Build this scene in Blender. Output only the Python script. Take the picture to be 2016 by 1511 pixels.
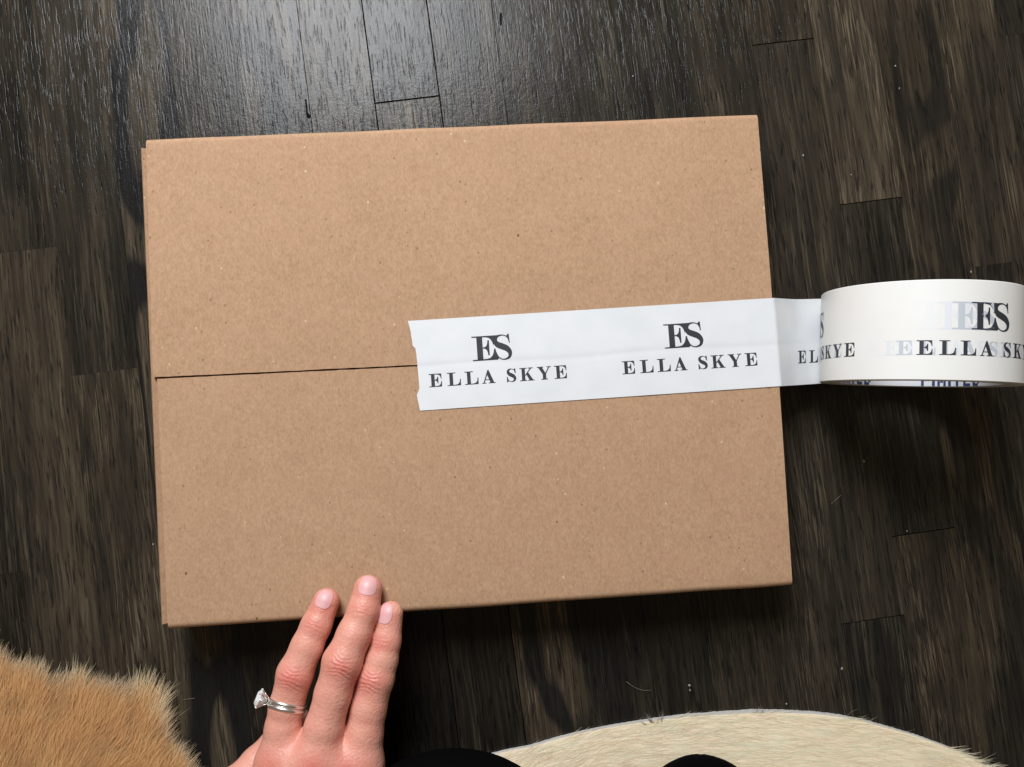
import bpy, bmesh, math, random
import numpy as np
from mathutils import Vector, Matrix, noise
from mathutils.geometry import tessellate_polygon

random.seed(7); RNG = np.random.default_rng(7)
scene = bpy.context.scene
for o in list(bpy.data.objects): bpy.data.objects.remove(o)
COL = scene.collection

# ------------------------------------------------------------------ camera
BOXH = 0.038
CAM_R = np.array([[0.99750765, -0.05698686, 0.04160512], [0.05480966, 0.9971565, 0.05171861], [-0.0444341, -0.04930935, 0.99779467]])
CAM_C = np.array([0.00243505, -0.03378674, 0.43200413 + BOXH])
FPX = 1600.0
cam = bpy.data.objects.new('camera', bpy.data.cameras.new('camera')); COL.objects.link(cam)
m4 = Matrix.Identity(4)
for i in range(3):
    for j in range(3): m4[i][j] = CAM_R[j][i]
    m4[i][3] = CAM_C[i]
cam.matrix_world = m4
cam.data.sensor_fit = 'HORIZONTAL'; cam.data.sensor_width = 36.0
cam.data.lens = 36.0 * FPX / 2016.0
cam.data.clip_start = 0.01; cam.data.clip_end = 50
scene.camera = cam

# ------------------------------------------------------------------ light of the room: one window, dim room around
world = bpy.data.worlds.new('World'); scene.world = world; world.use_nodes = True
bg = world.node_tree.nodes['Background']
bg.inputs['Color'].default_value = (1.0, 0.79, 0.56, 1); bg.inputs['Strength'].default_value = 0.16
def window_light(name, loc, target, sx, sy, power, color):
    L = bpy.data.lights.new(name, 'AREA'); L.shape = 'RECTANGLE'; L.size = sx; L.size_y = sy
    L.energy = power; L.color = color
    o = bpy.data.objects.new(name, L); COL.objects.link(o); o.location = loc
    o.rotation_euler = (Vector(target) - Vector(loc)).to_track_quat('-Z', 'Y').to_euler()
    return o
window_light('window_light', (-0.22, 0.84, 0.96), (0, 0.05, 0), 0.48, 0.62, 24.5, (0.965, 0.99, 1.035))
scene.view_settings.view_transform = 'Standard'; scene.view_settings.look = 'None'
scene.view_settings.exposure = 0.0; scene.view_settings.gamma = 1.0
scene.render.engine = 'CYCLES'

# ------------------------------------------------------------------ helpers
def P(px, py, z):
    """point at height z seen at photo pixel (px, py)"""
    d = CAM_R.T @ np.array([(px - 1008) / FPX, -(py - 755.5) / FPX, -1.0])
    t = (z - CAM_C[2]) / d[2]
    return CAM_C + d * t
def tag(o, label=None, cat=None, group=None, kind=None):
    if label: o['label'] = label
    if cat: o['category'] = cat
    if group: o['group'] = group
    if kind: o['kind'] = kind
    return o
def empty(name, loc=(0, 0, 0)):
    o = bpy.data.objects.new(name, None); COL.objects.link(o); o.location = loc; o.empty_display_size = 0.02
    return o
def link_mesh(name, me, mat, parent=None, smooth=False):
    o = bpy.data.objects.new(name, me); COL.objects.link(o)
    if mat: me.materials.append(mat)
    if smooth: me.polygons.foreach_set('use_smooth', [True] * len(me.polygons))
    if parent is not None:
        o.parent = parent
        p = parent; off = Vector((0, 0, 0))
        while p is not None: off += p.location; p = p.parent
        o.location = -off            # parents are only translated
    return o
def pymesh(name, verts, faces, mat, parent=None, smooth=False):
    me = bpy.data.meshes.new(name); me.from_pydata([tuple(v) for v in verts], [], [tuple(f) for f in faces]); me.update()
    return link_mesh(name, me, mat, parent, smooth)
def npmesh(name, V, F, mat, parent=None, smooth=True, col=None):
    V = np.asarray(V, np.float32); F = np.asarray(F, np.int32); k = F.shape[1]
    me = bpy.data.meshes.new(name)
    me.vertices.add(len(V)); me.vertices.foreach_set('co', V.ravel())
    me.loops.add(F.size); me.loops.foreach_set('vertex_index', F.ravel())
    me.polygons.add(len(F)); me.polygons.foreach_set('loop_start', np.arange(0, F.size, k, dtype=np.int32))
    me.update(calc_edges=True); me.validate()
    if col is not None:
        a = me.attributes.new('col', 'FLOAT_COLOR', 'POINT')
        a.data.foreach_set('color', np.asarray(col, np.float32).ravel())
    return link_mesh(name, me, mat, parent, smooth)
def nz(x, y, z=0.0, s=1.0): return noise.noise(Vector((x * s, y * s, z)))

class NT:
    def __init__(self, name):
        self.m = bpy.data.materials.new(name); self.m.use_nodes = True
        self.n = self.m.node_tree.nodes; self.l = self.m.node_tree.links
        self.b = self.n['Principled BSDF']
    def new(self, t, **kw):
        nd = self.n.new(t)
        for k, v in kw.items(): setattr(nd, k, v)
        return nd
    def set(self, sock, v):
        if isinstance(v, bpy.types.NodeSocket): self.l.new(v, sock)
        else: sock.default_value = v
    def math(self, op, a, b=0.5, c=None, clamp=False):
        nd = self.new('ShaderNodeMath', operation=op, use_clamp=clamp)
        self.set(nd.inputs[0], a); self.set(nd.inputs[1], b)
        if c is not None: self.set(nd.inputs[2], c)
        return nd.outputs[0]
    def noise(self, vec, scale=1.0, detail=2.0, rough=0.5, dist=0.0):
        nd = self.new('ShaderNodeTexNoise'); self.set(nd.inputs['Vector'], vec)
        nd.inputs['Scale'].default_value = scale; nd.inputs['Detail'].default_value = detail
        nd.inputs['Roughness'].default_value = rough; nd.inputs['Distortion'].default_value = dist
        return nd.outputs['Fac']
    def mul(self, vec, s):
        nd = self.new('ShaderNodeVectorMath', operation='MULTIPLY'); self.set(nd.inputs[0], vec); nd.inputs[1].default_value = s
        return nd.outputs[0]
    def add(self, vec, s):
        nd = self.new('ShaderNodeVectorMath', operation='ADD'); self.set(nd.inputs[0], vec); self.set(nd.inputs[1], s)
        return nd.outputs[0]
    def ramp(self, fac, stops):
        nd = self.new('ShaderNodeValToRGB'); self.set(nd.inputs[0], fac); e = nd.color_ramp.elements
        while len(e) > 1: e.remove(e[-1])
        for i, (p, c) in enumerate(stops):
            x = e[0] if i == 0 else e.new(p)
            x.position = p; x.color = (c, c, c, 1) if isinstance(c, (int, float)) else (*c, 1)
        return nd.outputs[0]
    def mix(self, fac, a, b, mode='MIX'):
        nd = self.new('ShaderNodeMix', data_type='RGBA', blend_type=mode)
        self.set(nd.inputs[0], fac)
        for s, v in ((nd.inputs[6], a), (nd.inputs[7], b)):
            self.set(s, v if isinstance(v, bpy.types.NodeSocket) else (*v, 1))
        return nd.outputs[2]
    def bump(self, h, strength, dist):
        nd = self.new('ShaderNodeBump'); self.set(nd.inputs['Height'], h)
        nd.inputs['Strength'].default_value = strength; nd.inputs['Distance'].default_value = dist
        self.l.new(nd.outputs[0], self.b.inputs['Normal'])
    def obj(self): return self.new('ShaderNodeTexCoord').outputs['Object']
    def pos(self): return self.new('ShaderNodeNewGeometry').outputs['Position']
    def out(self, color=None, rough=None, spec=None, **kw):
        if color is not None: self.set(self.b.inputs['Base Color'], color if isinstance(color, bpy.types.NodeSocket) else (*color, 1))
        if rough is not None: self.set(self.b.inputs['Roughness'], rough)
        if spec is not None: self.set(self.b.inputs['Specular IOR Level'], spec)
        for k, v in kw.items(): self.set(self.b.inputs[k], v)
        return self.m

# ------------------------------------------------------------------ materials
def mat_wood():
    t = NT('dark_stained_oak')
    oi = t.new('ShaderNodeObjectInfo')
    off = t.new('ShaderNodeCombineXYZ')
    t.set(off.inputs[0], t.math('MULTIPLY', oi.outputs['Random'], 3.7)); t.set(off.inputs[1], t.math('MULTIPLY', oi.outputs['Random'], 41.0))
    t.set(off.inputs[2], t.math('MULTIPLY', oi.outputs['Random'], 97.0))
    p = t.add(t.obj(), off.outputs[0])
    sep = t.new('ShaderNodeSeparateColor'); t.set(sep.inputs[0], oi.outputs['Color'])
    tone, cath, hue = sep.outputs[0], sep.outputs[1], sep.outputs[2]
    # slow wander of the grain
    w = t.noise(t.mul(p, (25, 9, 1)), 1, 2)
    wx = t.new('ShaderNodeCombineXYZ'); t.set(wx.inputs[0], t.math('MULTIPLY', t.math('SUBTRACT', w, 0.5), 0.006))
    p2 = t.add(p, wx.outputs[0])
    rnd2 = t.math('FRACT', t.math('MULTIPLY', oi.outputs['Random'], 17.3)); rnd3 = t.math('FRACT', t.math('MULTIPLY', oi.outputs['Random'], 61.7))
    sv = t.new('ShaderNodeCombineXYZ'); t.set(sv.inputs[0], t.math('MULTIPLY_ADD', rnd3, 500.0, 800.0)); t.set(sv.inputs[1], t.math('MULTIPLY_ADD', rnd2, 34.0, 12.0)); sv.inputs[2].default_value = 3
    pv = t.new('ShaderNodeVectorMath', operation='MULTIPLY'); t.set(pv.inputs[0], p2); t.set(pv.inputs[1], sv.outputs[0])
    fine = t.noise(pv.outputs[0], 1, 3, 0.6)
    mid = t.noise(t.mul(p2, (430, 13, 3)), 1, 4, 0.66)
    broad = t.noise(t.mul(p2, (60, 7, 3)), 1, 3, 0.55)
    contour = t.noise(t.mul(p2, (30, 5.0, 3)), 1, 1.6, 0.45)
    bands = t.math('SINE', t.math('MULTIPLY', contour, 34.0))
    bands = t.ramp(t.math('MULTIPLY_ADD', bands, 0.5, 0.5), [(0.30, 0.0), (0.70, 1.0)])
    bandmix = t.math('MULTIPLY', bands, cath)
    base = t.ramp(t.math('ADD', t.math('MULTIPLY', mid, 0.62), t.math('MULTIPLY', broad, 0.38)),
                  [(0.34, (0.0105, 0.0092, 0.0075)), (0.50, (0.0262, 0.0208, 0.0143)), (0.65, (0.050, 0.0385, 0.0250))])
    streak = t.ramp(fine, [(0.53, 0.0), (0.61, 1.0)])
    streak = t.math('MULTIPLY', streak, t.ramp(t.noise(t.mul(p2, (75, 13, 3)), 1, 2), [(0.36, 0.05), (0.62, 0.9)]))
    c = t.mix(t.math('MULTIPLY', streak, t.math('MULTIPLY_ADD', rnd3, 0.6, 0.4)), base, (0.100, 0.079, 0.051))
    c = t.mix(cath, c, t.mix(1.0, c, (1.35, 1.32, 1.28), 'MULTIPLY'))
    c = t.mix(t.math('MULTIPLY', bandmix, 0.92), c, (0.0072, 0.0072, 0.0076))
    pores = t.ramp(t.noise(t.mul(p2, (900, 70, 3)), 1, 2), [(0.33, 1.0), (0.43, 0.0)])
    c = t.mix(t.math('MULTIPLY', pores, 0.75), c, (0.005, 0.005, 0.005))
    c = t.mix(hue, c, t.mix(1.0, c, (0.86, 0.97, 1.10), 'MULTIPLY'))
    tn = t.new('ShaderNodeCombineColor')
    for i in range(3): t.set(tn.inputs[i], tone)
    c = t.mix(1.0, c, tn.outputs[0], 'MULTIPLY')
    # varnish: fine orange peel, sunk pores
    peel = t.noise(t.mul(t.pos(), (1, 1, 1)), 520, 3, 0.6)
    peel2 = t.noise(t.mul(t.pos(), (1, 1, 1)), 190, 2, 0.5)
    h = t.math('ADD', t.math('MULTIPLY', fine, 0.55), t.math('ADD', t.math('MULTIPLY', peel, 0.45), t.math('MULTIPLY', peel2, 0.35)))
    h = t.math('SUBTRACT', h, t.math('MULTIPLY', pores, 0.4))
    t.bump(h, 0.35, 0.00045)
    rough = t.math('MULTIPLY_ADD', t.noise(t.mul(p2, (200, 20, 3)), 1, 2), 0.14, 0.15)
    return t.out(c, rough, 0.19)

def mat_kraft(name, dark=1.0):
    t = NT(name); p = t.pos()
    big = t.noise(p, 42, 3, 0.55)
    mot = t.noise(t.mul(p, (1.0, 0.6, 1.0)), 430, 4, 0.7)
    fib = t.noise(t.mul(p, (1.3, 0.6, 1.0)), 900, 2, 0.6)
    v = t.math('ADD', t.math('MULTIPLY', big, 0.14), t.math('ADD', t.math('MULTIPLY', mot, 0.40), t.math('MULTIPLY', fib, 0.46)))
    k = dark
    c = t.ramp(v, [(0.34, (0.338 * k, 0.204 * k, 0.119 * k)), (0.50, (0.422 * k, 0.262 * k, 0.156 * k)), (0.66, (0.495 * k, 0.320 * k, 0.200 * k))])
    red = t.noise(p, 75, 2)
    c = t.mix(t.ramp(red, [(0.45, 0.0), (0.7, 0.25)]), c, (0.449 * k, 0.260 * k, 0.164 * k))
    def specks(scale, lo, hi, amt, colr, stretch):
        nonlocal c
        vor = t.new('ShaderNodeTexVoronoi'); vor.inputs['Scale'].default_value = scale
        t.set(vor.inputs['Vector'], t.mul(p, stretch))
        rnd = t.new('ShaderNodeSeparateColor'); t.set(rnd.inputs[0], vor.outputs['Color'])
        has = t.ramp(rnd.outputs[0], [(amt, 1.0), (amt + 0.01, 0.0)])
        size = t.math('MULTIPLY_ADD', rnd.outputs[1], hi - lo, lo)
        d = t.math('LESS_THAN', vor.outputs['Distance'], size)
        c = t.mix(t.math('MULTIPLY', t.math('MULTIPLY', d, has), 0.85), c, colr)
    specks(170, 0.03, 0.11, 0.10, (0.13, 0.070, 0.035), (1, 0.7, 1))
    specks(400, 0.05, 0.23, 0.11, (0.24, 0.140, 0.075), (1, 0.8, 1))
    specks(280, 0.045, 0.17, 0.07, (0.62, 0.47, 0.32), (1, 0.8, 1))
    t.bump(t.math('ADD', mot, t.math('MULTIPLY', fib, 0.6)), 0.22, 0.0003)
    return t.out(c, 0.80, 0.25)

def flat(name, color, rough=0.6, spec=0.5, **kw):
    return NT(name).out(color, rough, spec, **kw)

def mat_tape():
    t = NT('white_tape_film'); p = t.pos()
    n = t.noise(p, 60, 3)
    c = t.ramp(n, [(0.35, (0.685, 0.71, 0.725)), (0.65, (0.72, 0.74, 0.755))])
    t.bump(t.noise(p, 120, 2), 0.08, 0.0006)
    return t.out(c, 0.42, 0.4)
def mat_roll():
    t = NT('wound_tape_film'); p = t.pos()
    c = t.ramp(t.noise(p, 40, 2), [(0.35, (0.77, 0.775, 0.745)), (0.65, (0.80, 0.80, 0.775))])
    t.bump(t.noise(p, 90, 2), 0.05, 0.0005)
    return t.out(c, 0.36, 0.45)
def mat_skin():
    t = NT('skin'); p = t.pos()
    at = t.new('ShaderNodeAttribute'); at.attribute_name = 'col'
    red = t.new('ShaderNodeSeparateColor'); t.set(red.inputs[0], at.outputs['Color'])
    blot = t.noise(p, 95, 5, 0.68)
    fac = t.math('ADD', red.outputs[0], t.math('MULTIPLY', t.math('SUBTRACT', blot, 0.5), 1.25), clamp=True)
    c = t.mix(fac, (0.72, 0.350, 0.262), (0.62, 0.170, 0.132))
    vor = t.new('ShaderNodeTexVoronoi'); vor.inputs['Scale'].default_value = 750; t.set(vor.inputs['Vector'], p)
    t.bump(t.math('ADD', vor.outputs['Distance'], t.math('MULTIPLY', t.noise(p, 420, 4, 0.65), 1.4)), 0.42, 0.00035)
    return t.out(c, 0.46, 0.45, **{'Subsurface Weight': 0.16, 'Subsurface Radius': (1.0, 0.35, 0.2), 'Subsurface Scale': 0.0022})
def mat_fur(name, rough=0.55):
    t = NT(name); at = t.new('ShaderNodeAttribute'); at.attribute_name = 'col'
    m = t.out(at.outputs['Color'], rough, 0.25)
    tr = t.new('ShaderNodeBsdfTranslucent'); t.l.new(at.outputs['Color'], tr.inputs['Color'])
    mx = t.new('ShaderNodeMixShader'); mx.inputs[0].default_value = 0.12
    t.l.new(t.b.outputs[0], mx.inputs[1]); t.l.new(tr.outputs[0], mx.inputs[2]); t.l.new(mx.outputs[0], t.n['Material Output'].inputs['Surface'])
    return m
def mat_cloth():
    t = NT('black_knit'); p = t.pos()
    t.bump(t.noise(p, 900, 2), 0.3, 0.0004)
    return t.out((0.0022, 0.0022, 0.0024), 0.95, 0.03)

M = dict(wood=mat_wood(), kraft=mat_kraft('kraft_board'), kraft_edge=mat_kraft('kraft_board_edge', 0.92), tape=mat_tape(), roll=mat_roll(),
         gap=flat('dark_joint', (0.004, 0.004, 0.004), 0.9, 0.1), ink=flat('charcoal_ink', (0.030, 0.034, 0.042), 0.5, 0.4),
         side=flat('tape_layers', (0.60, 0.60, 0.55), 0.5), core=flat('white_core', (0.72, 0.73, 0.76), 0.6),
         blue=flat('blue_ink', (0.022, 0.045, 0.14), 0.6), skin=mat_skin(), cloth=mat_cloth(),
         g1=flat('ink_under_one_layer', (0.50, 0.55, 0.60), 0.4), g2=flat('ink_under_two_layers', (0.715, 0.74, 0.765), 0.4), g3=flat('ink_under_three_layers', (0.765, 0.775, 0.77), 0.4),
         nail=flat('pink_nail', (0.72, 0.39, 0.39), 0.42, 0.5), metal=flat('white_gold', (0.90, 0.89, 0.87), 0.30, 0.5, Metallic=1.0),
         gem=flat('diamond', (1, 1, 1), 0.0, 0.5, IOR=2.2, **{'Transmission Weight': 0.25}),
         tanfur=mat_fur('tan_fur'), whitefur=mat_fur('cream_fur', 0.5), hide=flat('hide_edge', (0.55, 0.53, 0.50), 0.8), tanhide=flat('tan_hide', (0.30, 0.18, 0.09), 0.8),
         undercoat=flat('cream_undercoat', (0.985, 0.845, 0.625), 0.8), lint=flat('pale_lint', (0.26, 0.25, 0.23), 0.8), strand=flat('pale_strand', (0.30, 0.27, 0.20), 0.5))

# ------------------------------------------------------------------ floor: strips of dark oak, each board a piece
ANG = math.radians(-4.5)
U = np.array([math.cos(ANG), -math.sin(ANG)]); VV = np.array([math.sin(ANG), math.cos(ANG)])
PW, U0 = 0.038, 0.003
sub = pymesh('floor', [(-1.2, -1.2, -0.02), (1.2, -1.2, -0.02), (1.2, 1.2, -0.02), (-1.2, 1.2, -0.02)], [(0, 1, 2, 3)], M['gap'])
tag(sub, kind='structure', label='dark stained narrow strip oak floor')
JOINTS = {-1: [0.1612, -0.03], 5: [0.1697, -0.1765], 6: [0.0673, -0.131], -7: [0.100], -6: [0.025], -2: [0.36, -0.05], -3: [0.40, 0.0, -0.40], -4: [0.33, 0.06], 0: [0.31, 0.03],
          1: [-0.02, 0.34], -5: [0.30, -0.34], -8: [-0.08, 0.36], 7: [0.29, -0.29], 8: [0.02], 4: [0.35, -0.36], 3: [0.37, 0.02], 2: [0.05, 0.33]}
# tone, flat-sawn figure, coolness by column and order from the far end
LOOK = {(-1, 0): (0.75, 0.1, 1.0), (-1, 1): (1.2, 0.25, 0.2), (-1, 2): (0.50, 0.2, 0.6), (-2, 1): (1.15, 0.2, 0.4), (-2, 2): (0.42, 0.1, 0.7), (-3, 1): (1.1, 0.8, 0.3), (-3, 2): (0.62, 0.3, 0.4),  # nearest piece listed for each column here: person's shadow put into its tone
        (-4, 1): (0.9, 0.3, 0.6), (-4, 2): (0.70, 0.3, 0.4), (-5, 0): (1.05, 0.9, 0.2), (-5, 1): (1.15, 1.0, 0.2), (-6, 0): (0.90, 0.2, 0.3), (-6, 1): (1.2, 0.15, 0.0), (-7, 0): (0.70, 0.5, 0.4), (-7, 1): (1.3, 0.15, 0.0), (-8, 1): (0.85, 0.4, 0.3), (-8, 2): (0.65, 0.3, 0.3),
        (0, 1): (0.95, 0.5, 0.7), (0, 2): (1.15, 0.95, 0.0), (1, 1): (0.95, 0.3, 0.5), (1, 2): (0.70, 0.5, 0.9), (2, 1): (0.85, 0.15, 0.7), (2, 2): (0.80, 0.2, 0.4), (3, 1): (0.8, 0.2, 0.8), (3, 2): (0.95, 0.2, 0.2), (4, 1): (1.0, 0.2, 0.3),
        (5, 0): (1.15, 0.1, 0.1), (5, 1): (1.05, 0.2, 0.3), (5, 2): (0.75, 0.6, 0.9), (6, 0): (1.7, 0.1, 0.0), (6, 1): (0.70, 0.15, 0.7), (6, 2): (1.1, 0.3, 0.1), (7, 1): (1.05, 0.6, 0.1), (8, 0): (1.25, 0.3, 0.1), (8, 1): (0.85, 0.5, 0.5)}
def board(k, v0, v1, i):
    wide = {(-2): 0.0003, (-1): 0.0005, 0: 0.0003, 5: 0.0002}.get(k, 0.00003)
    w, l, b, th = PW - wide, (v1 - v0) - (0.0005 if k in (-1, 5, 6) else 0.00003), (0.0002 if k in (-1, -2, 0) else 0.00006), 0.012
    x, y = w / 2, l / 2
    top = [(-x + b, -y + b, 0), (x - b, -y + b, 0), (x - b, y - b, 0), (-x + b, y - b, 0)]
    rim = [(-x, -y, -b), (x, -y, -b), (x, y, -b), (-x, y, -b)]
    bot = [(-x, -y, -th), (x, -y, -th), (x, y, -th), (-x, y, -th)]
    f = [(0, 1, 2, 3)]
    for a in (0, 4):
        for q in range(4): f.append((a + 4 + q, a + 4 + (q + 1) % 4, a + (q + 1) % 4, a + q))
    me = bpy.data.meshes.new('plank'); me.from_pydata(top + rim + bot, [], f); me.materials.append(M['wood'])
    o = bpy.data.objects.new('plank', me); COL.objects.link(o); o.parent = sub
    uc, vc = U0 + PW * (k + 0.5), (v0 + v1) / 2
    q = U * uc + VV * vc
    o.location = (q[0], q[1], random.uniform(-0.00008, 0))
    o.rotation_euler = (random.uniform(-.0012, .0012), random.uniform(-.002, .002), -ANG)
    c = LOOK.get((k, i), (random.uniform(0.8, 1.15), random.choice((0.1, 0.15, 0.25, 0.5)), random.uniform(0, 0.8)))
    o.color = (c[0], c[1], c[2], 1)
for k in range(-16, 17):
    js = sorted([0.75] + JOINTS.get(k, [random.uniform(-0.3, -0.1), random.uniform(0.1, 0.35)]) + [-0.75], reverse=True)
    for i in range(len(js) - 1): board(k, js[i + 1], js[i], i)
def sheet_px(name, pts, z, mat, parent):
    return pymesh(name, [P(x, y, z) for x, y in pts], [tuple(range(len(pts)))], mat, parent)
sheet_px('filler_mark', [(984, 26), (988, 25), (988, 49), (984, 50)], 0.0003, M['gap'], sub)
sheet_px('joint_gap', [(600, 196), (603, 195), (606, 222), (611, 228), (610, 233), (604, 232)], 0.0003, M['gap'], sub)

# ------------------------------------------------------------------ cardboard box
TH = 0.003
box = empty('cardboard_box', (0, 0, 0))
tag(box, 'closed shallow brown kraft cardboard box with flaps meeting at a centre seam', 'box')
def flap(corners_seam, corners_hinge, sgn, seedz):
    """board from the seam out to the hinge, rolled over the edge and down; corners left, right"""
    sl, sr = [np.array(P(*c, BOXH)) for c in corners_seam]; hl, hr = [np.array(P(*c, BOXH)) for c in corners_hinge]
    NX = 90; r = 0.0034
    prof = [('f', t) for t in (0, .004, .012, .03, .08, .2, .35, .5, .65, .8, .9, .96)] + [('a', a) for a in np.linspace(0, 90, 9)] + [('d', 0.006)]
    def surf(inner):
        rows = []
        for ix in range(NX + 1):
            fx = ix / NX; S = sl + (sr - sl) * fx; Hh = hl + (hr - hl) * fx; D = Hh - S; L = np.linalg.norm(D[:2]); d = D / L
            row = []
            for typ, t in prof:
                off = TH if inner else 0.0
                if typ == 'f':
                    q = S + d * t * (L - r); zz = BOXH - off
                    zz += 0.0003 * math.sin(math.pi * min(1, t)) * math.sin(math.pi * fx) * (0.6 + 0.4 * nz(fx * 3, seedz)) - (0.0002 if sgn < 0 else 0.0) * (1 - t)
                    zz += 0.00012 * nz(fx * 22, t * 9, seedz)
                elif typ == 'a':
                    a = math.radians(t); rr = max(r - off, 0.0004)
                    q = S + d * (L - r + rr * math.sin(a)); zz = BOXH - r + rr * math.cos(a)
                else:
                    rr = max(r - off, 0.0004); q = S + d * (L - r + rr); zz = BOXH - r - t
                wob = 0.00035 * nz(fx * 9, seedz + 3) * (t if typ == 'f' else 1.0) + (0.00022 * nz(fx * 60, seedz) if (typ == 'f' and t == 0) else 0)
                v = np.array([q[0], q[1], zz]) + np.array([d[0], d[1], 0]) * wob
                if ix in (0, NX): v[0] += 0.00018 * nz(t * 25 if typ == 'f' else 30, seedz, ix)
                row.append(v)
            rows.append(row)
        return rows
    A, B = surf(False), surf(True); NP = len(prof); V = []; F = []
    for rows in (A, B):
        for row in rows: V += row
    n = (NX + 1) * NP
    for ix in range(NX):
        for j in range(NP - 1):
            a, b, c, d_ = ix * NP + j, ix * NP + j + 1, (ix + 1) * NP + j + 1, (ix + 1) * NP + j
            F.append((a, b, c, d_) if sgn < 0 else (d_, c, b, a)); F.append((n + d_, n + c, n + b, n + a) if sgn < 0 else (n + a, n + b, n + c, n + d_))
        for j in (0, NP - 1):
            F.append((ix * NP + j, (ix + 1) * NP + j, n + (ix + 1) * NP + j, n + ix * NP + j))
    for ix in (0, NX):
        for j in range(NP - 1): F.append((ix * NP + j, ix * NP + j + 1, n + ix * NP + j + 1, n + ix * NP + j))
    me = bpy.data.meshes.new('flap'); me.from_pydata([tuple(v) for v in V], [], F)
    bm = bmesh.new(); bm.from_mesh(me); bmesh.ops.recalc_face_normals(bm, faces=bm.faces); bm.to_mesh(me); bm.free()
    o = link_mesh('flap', me, M['kraft'], box, True)
    me.set_sharp_from_angle(angle=math.radians(40))
    return o
# upper flap with its chamfered seam corner at the left, lower flap set in a little
flap(((301, 743), (1528, 686)), ((287, 272), (1491, 223)), 1, 1.3)
flap(((309, 746.3), (1530, 687.6)), ((331, 1241), (1560.5, 1154)), -1, 5.1)
def slab(name, a, b, c, d, z0, z1, mat=None):
    V = [(*p[:2], z1) for p in (a, b, c, d)] + [(*p[:2], z0) for p in (a, b, c, d)]
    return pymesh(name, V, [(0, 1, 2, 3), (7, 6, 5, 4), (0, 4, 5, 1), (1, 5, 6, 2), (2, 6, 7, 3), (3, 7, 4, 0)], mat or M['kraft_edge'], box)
zt = BOXH - TH - 0.0008
wl0, wl1 = P(277.5, 293, zt), P(318.5, 1229.5, zt)         # outer line of the left wall that peeks out
wr0, wr1 = P(1491, 236, zt), P(1556, 1146, zt)
def lerp(a, b, t): return np.array(a) + (np.array(b) - np.array(a)) * t
def shift(p, dx, dy=0): return np.array([p[0] + dx, p[1] + dy, p[2]])
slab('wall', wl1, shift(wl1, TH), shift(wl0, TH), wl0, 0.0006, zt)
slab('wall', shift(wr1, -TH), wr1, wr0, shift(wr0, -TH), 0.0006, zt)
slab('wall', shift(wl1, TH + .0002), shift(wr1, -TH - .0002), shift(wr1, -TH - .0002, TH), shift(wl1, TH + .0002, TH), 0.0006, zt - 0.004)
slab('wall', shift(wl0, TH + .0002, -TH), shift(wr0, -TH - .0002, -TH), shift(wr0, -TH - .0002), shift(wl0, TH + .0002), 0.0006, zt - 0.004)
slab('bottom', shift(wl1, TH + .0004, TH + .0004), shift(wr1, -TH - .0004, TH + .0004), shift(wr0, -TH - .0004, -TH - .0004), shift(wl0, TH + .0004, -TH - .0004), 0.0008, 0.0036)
# short inner flaps folded in below the long ones; the left one's fold shows past the long flaps
def inner_flap(o0, o1, inward):
    q0, q1 = shift(o0, 0.0001 * inward), shift(o1, 0.0001 * inward)
    i0, i1 = shift(o0, 0.105 * inward, -0.004), shift(o1, 0.105 * inward, 0.004)
    lo, hi = zt + 0.00025, BOXH - 0.0012
    e = 0.0012 * inward
    V = [(q1[0], q1[1], lo), (q0[0], q0[1], lo), (q0[0] + e, q0[1] - .0004, lo + 0.0022), (q1[0] + e, q1[1] + .0004, lo + 0.0022),
         (i0[0], i0[1], zt - 0.0005), (i1[0], i1[1], zt - 0.0005), (i0[0], i0[1], zt - 0.003), (i1[0], i1[1], zt - 0.003),
         (q0[0] + 5 * e, q0[1] - .001, zt - 0.0005), (q1[0] + 5 * e, q1[1] + .001, zt - 0.0005), (q0[0] + 5 * e, q0[1] - .001, zt - 0.0035), (q1[0] + 5 * e, q1[1] + .001, zt - 0.0035)]
    F = [(0, 1, 2, 3), (3, 2, 8, 9), (9, 8, 4, 5), (5, 4, 6, 7), (7, 6, 10, 11), (11, 10, 1, 0), (1, 10, 8, 2), (0, 3, 9, 11), (8, 10, 6, 4), (9, 5, 7, 11)]
    if inward < 0: F = [f[::-1] for f in F]
    pymesh('inner_flap', V, F, M['kraft'], box)
inner_flap(wl0, wl1, 1); inner_flap(wr0, wr1, -1)

# ------------------------------------------------------------------ tape roll, its free strip stuck on the box, print
ROLL_R, ROLL_W, PITCH = 0.04899, 0.048, 0.1034
RC = np.array([0.23846, -0.0012, 0.0109 + BOXH + 0.0007]); YAW, TILT = -0.0857, 0.0234
RUX = np.array([math.cos(YAW), math.sin(YAW), 0])
RAX = np.array([-math.sin(YAW) * math.cos(TILT), math.cos(YAW) * math.cos(TILT), math.sin(TILT)])
RUZ = np.cross(RUX, RAX)
roll = empty('packing_tape_roll', (RC[0], RC[1], 0))
tag(roll, 'white packing tape roll with black lettering, its free end stuck across the box seam', 'tape roll')
PH0 = math.radians(217.0)
def roll_pt(phi, t, r): return RC + RAX * (t - ROLL_W / 2) + r * (math.cos(phi) * RUX + math.sin(phi) * RUZ)
T0L = np.array([*P(827, 809, BOXH)[:2], 0]); T1L = np.array([*P(1540, 760.5, BOXH)[:2], 0])
TD = (T1L - T0L) / np.linalg.norm(T1L - T0L); TN = np.array([-TD[1], TD[0], 0])
S_EDGE = np.linalg.norm(T1L - T0L) - 0.0008
ZT = BOXH + 0.00036
BR = []                                              # bridge curve in (fraction, sag), arclength table
S_BR = 0.0385
SP = S_EDGE + S_BR
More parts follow.
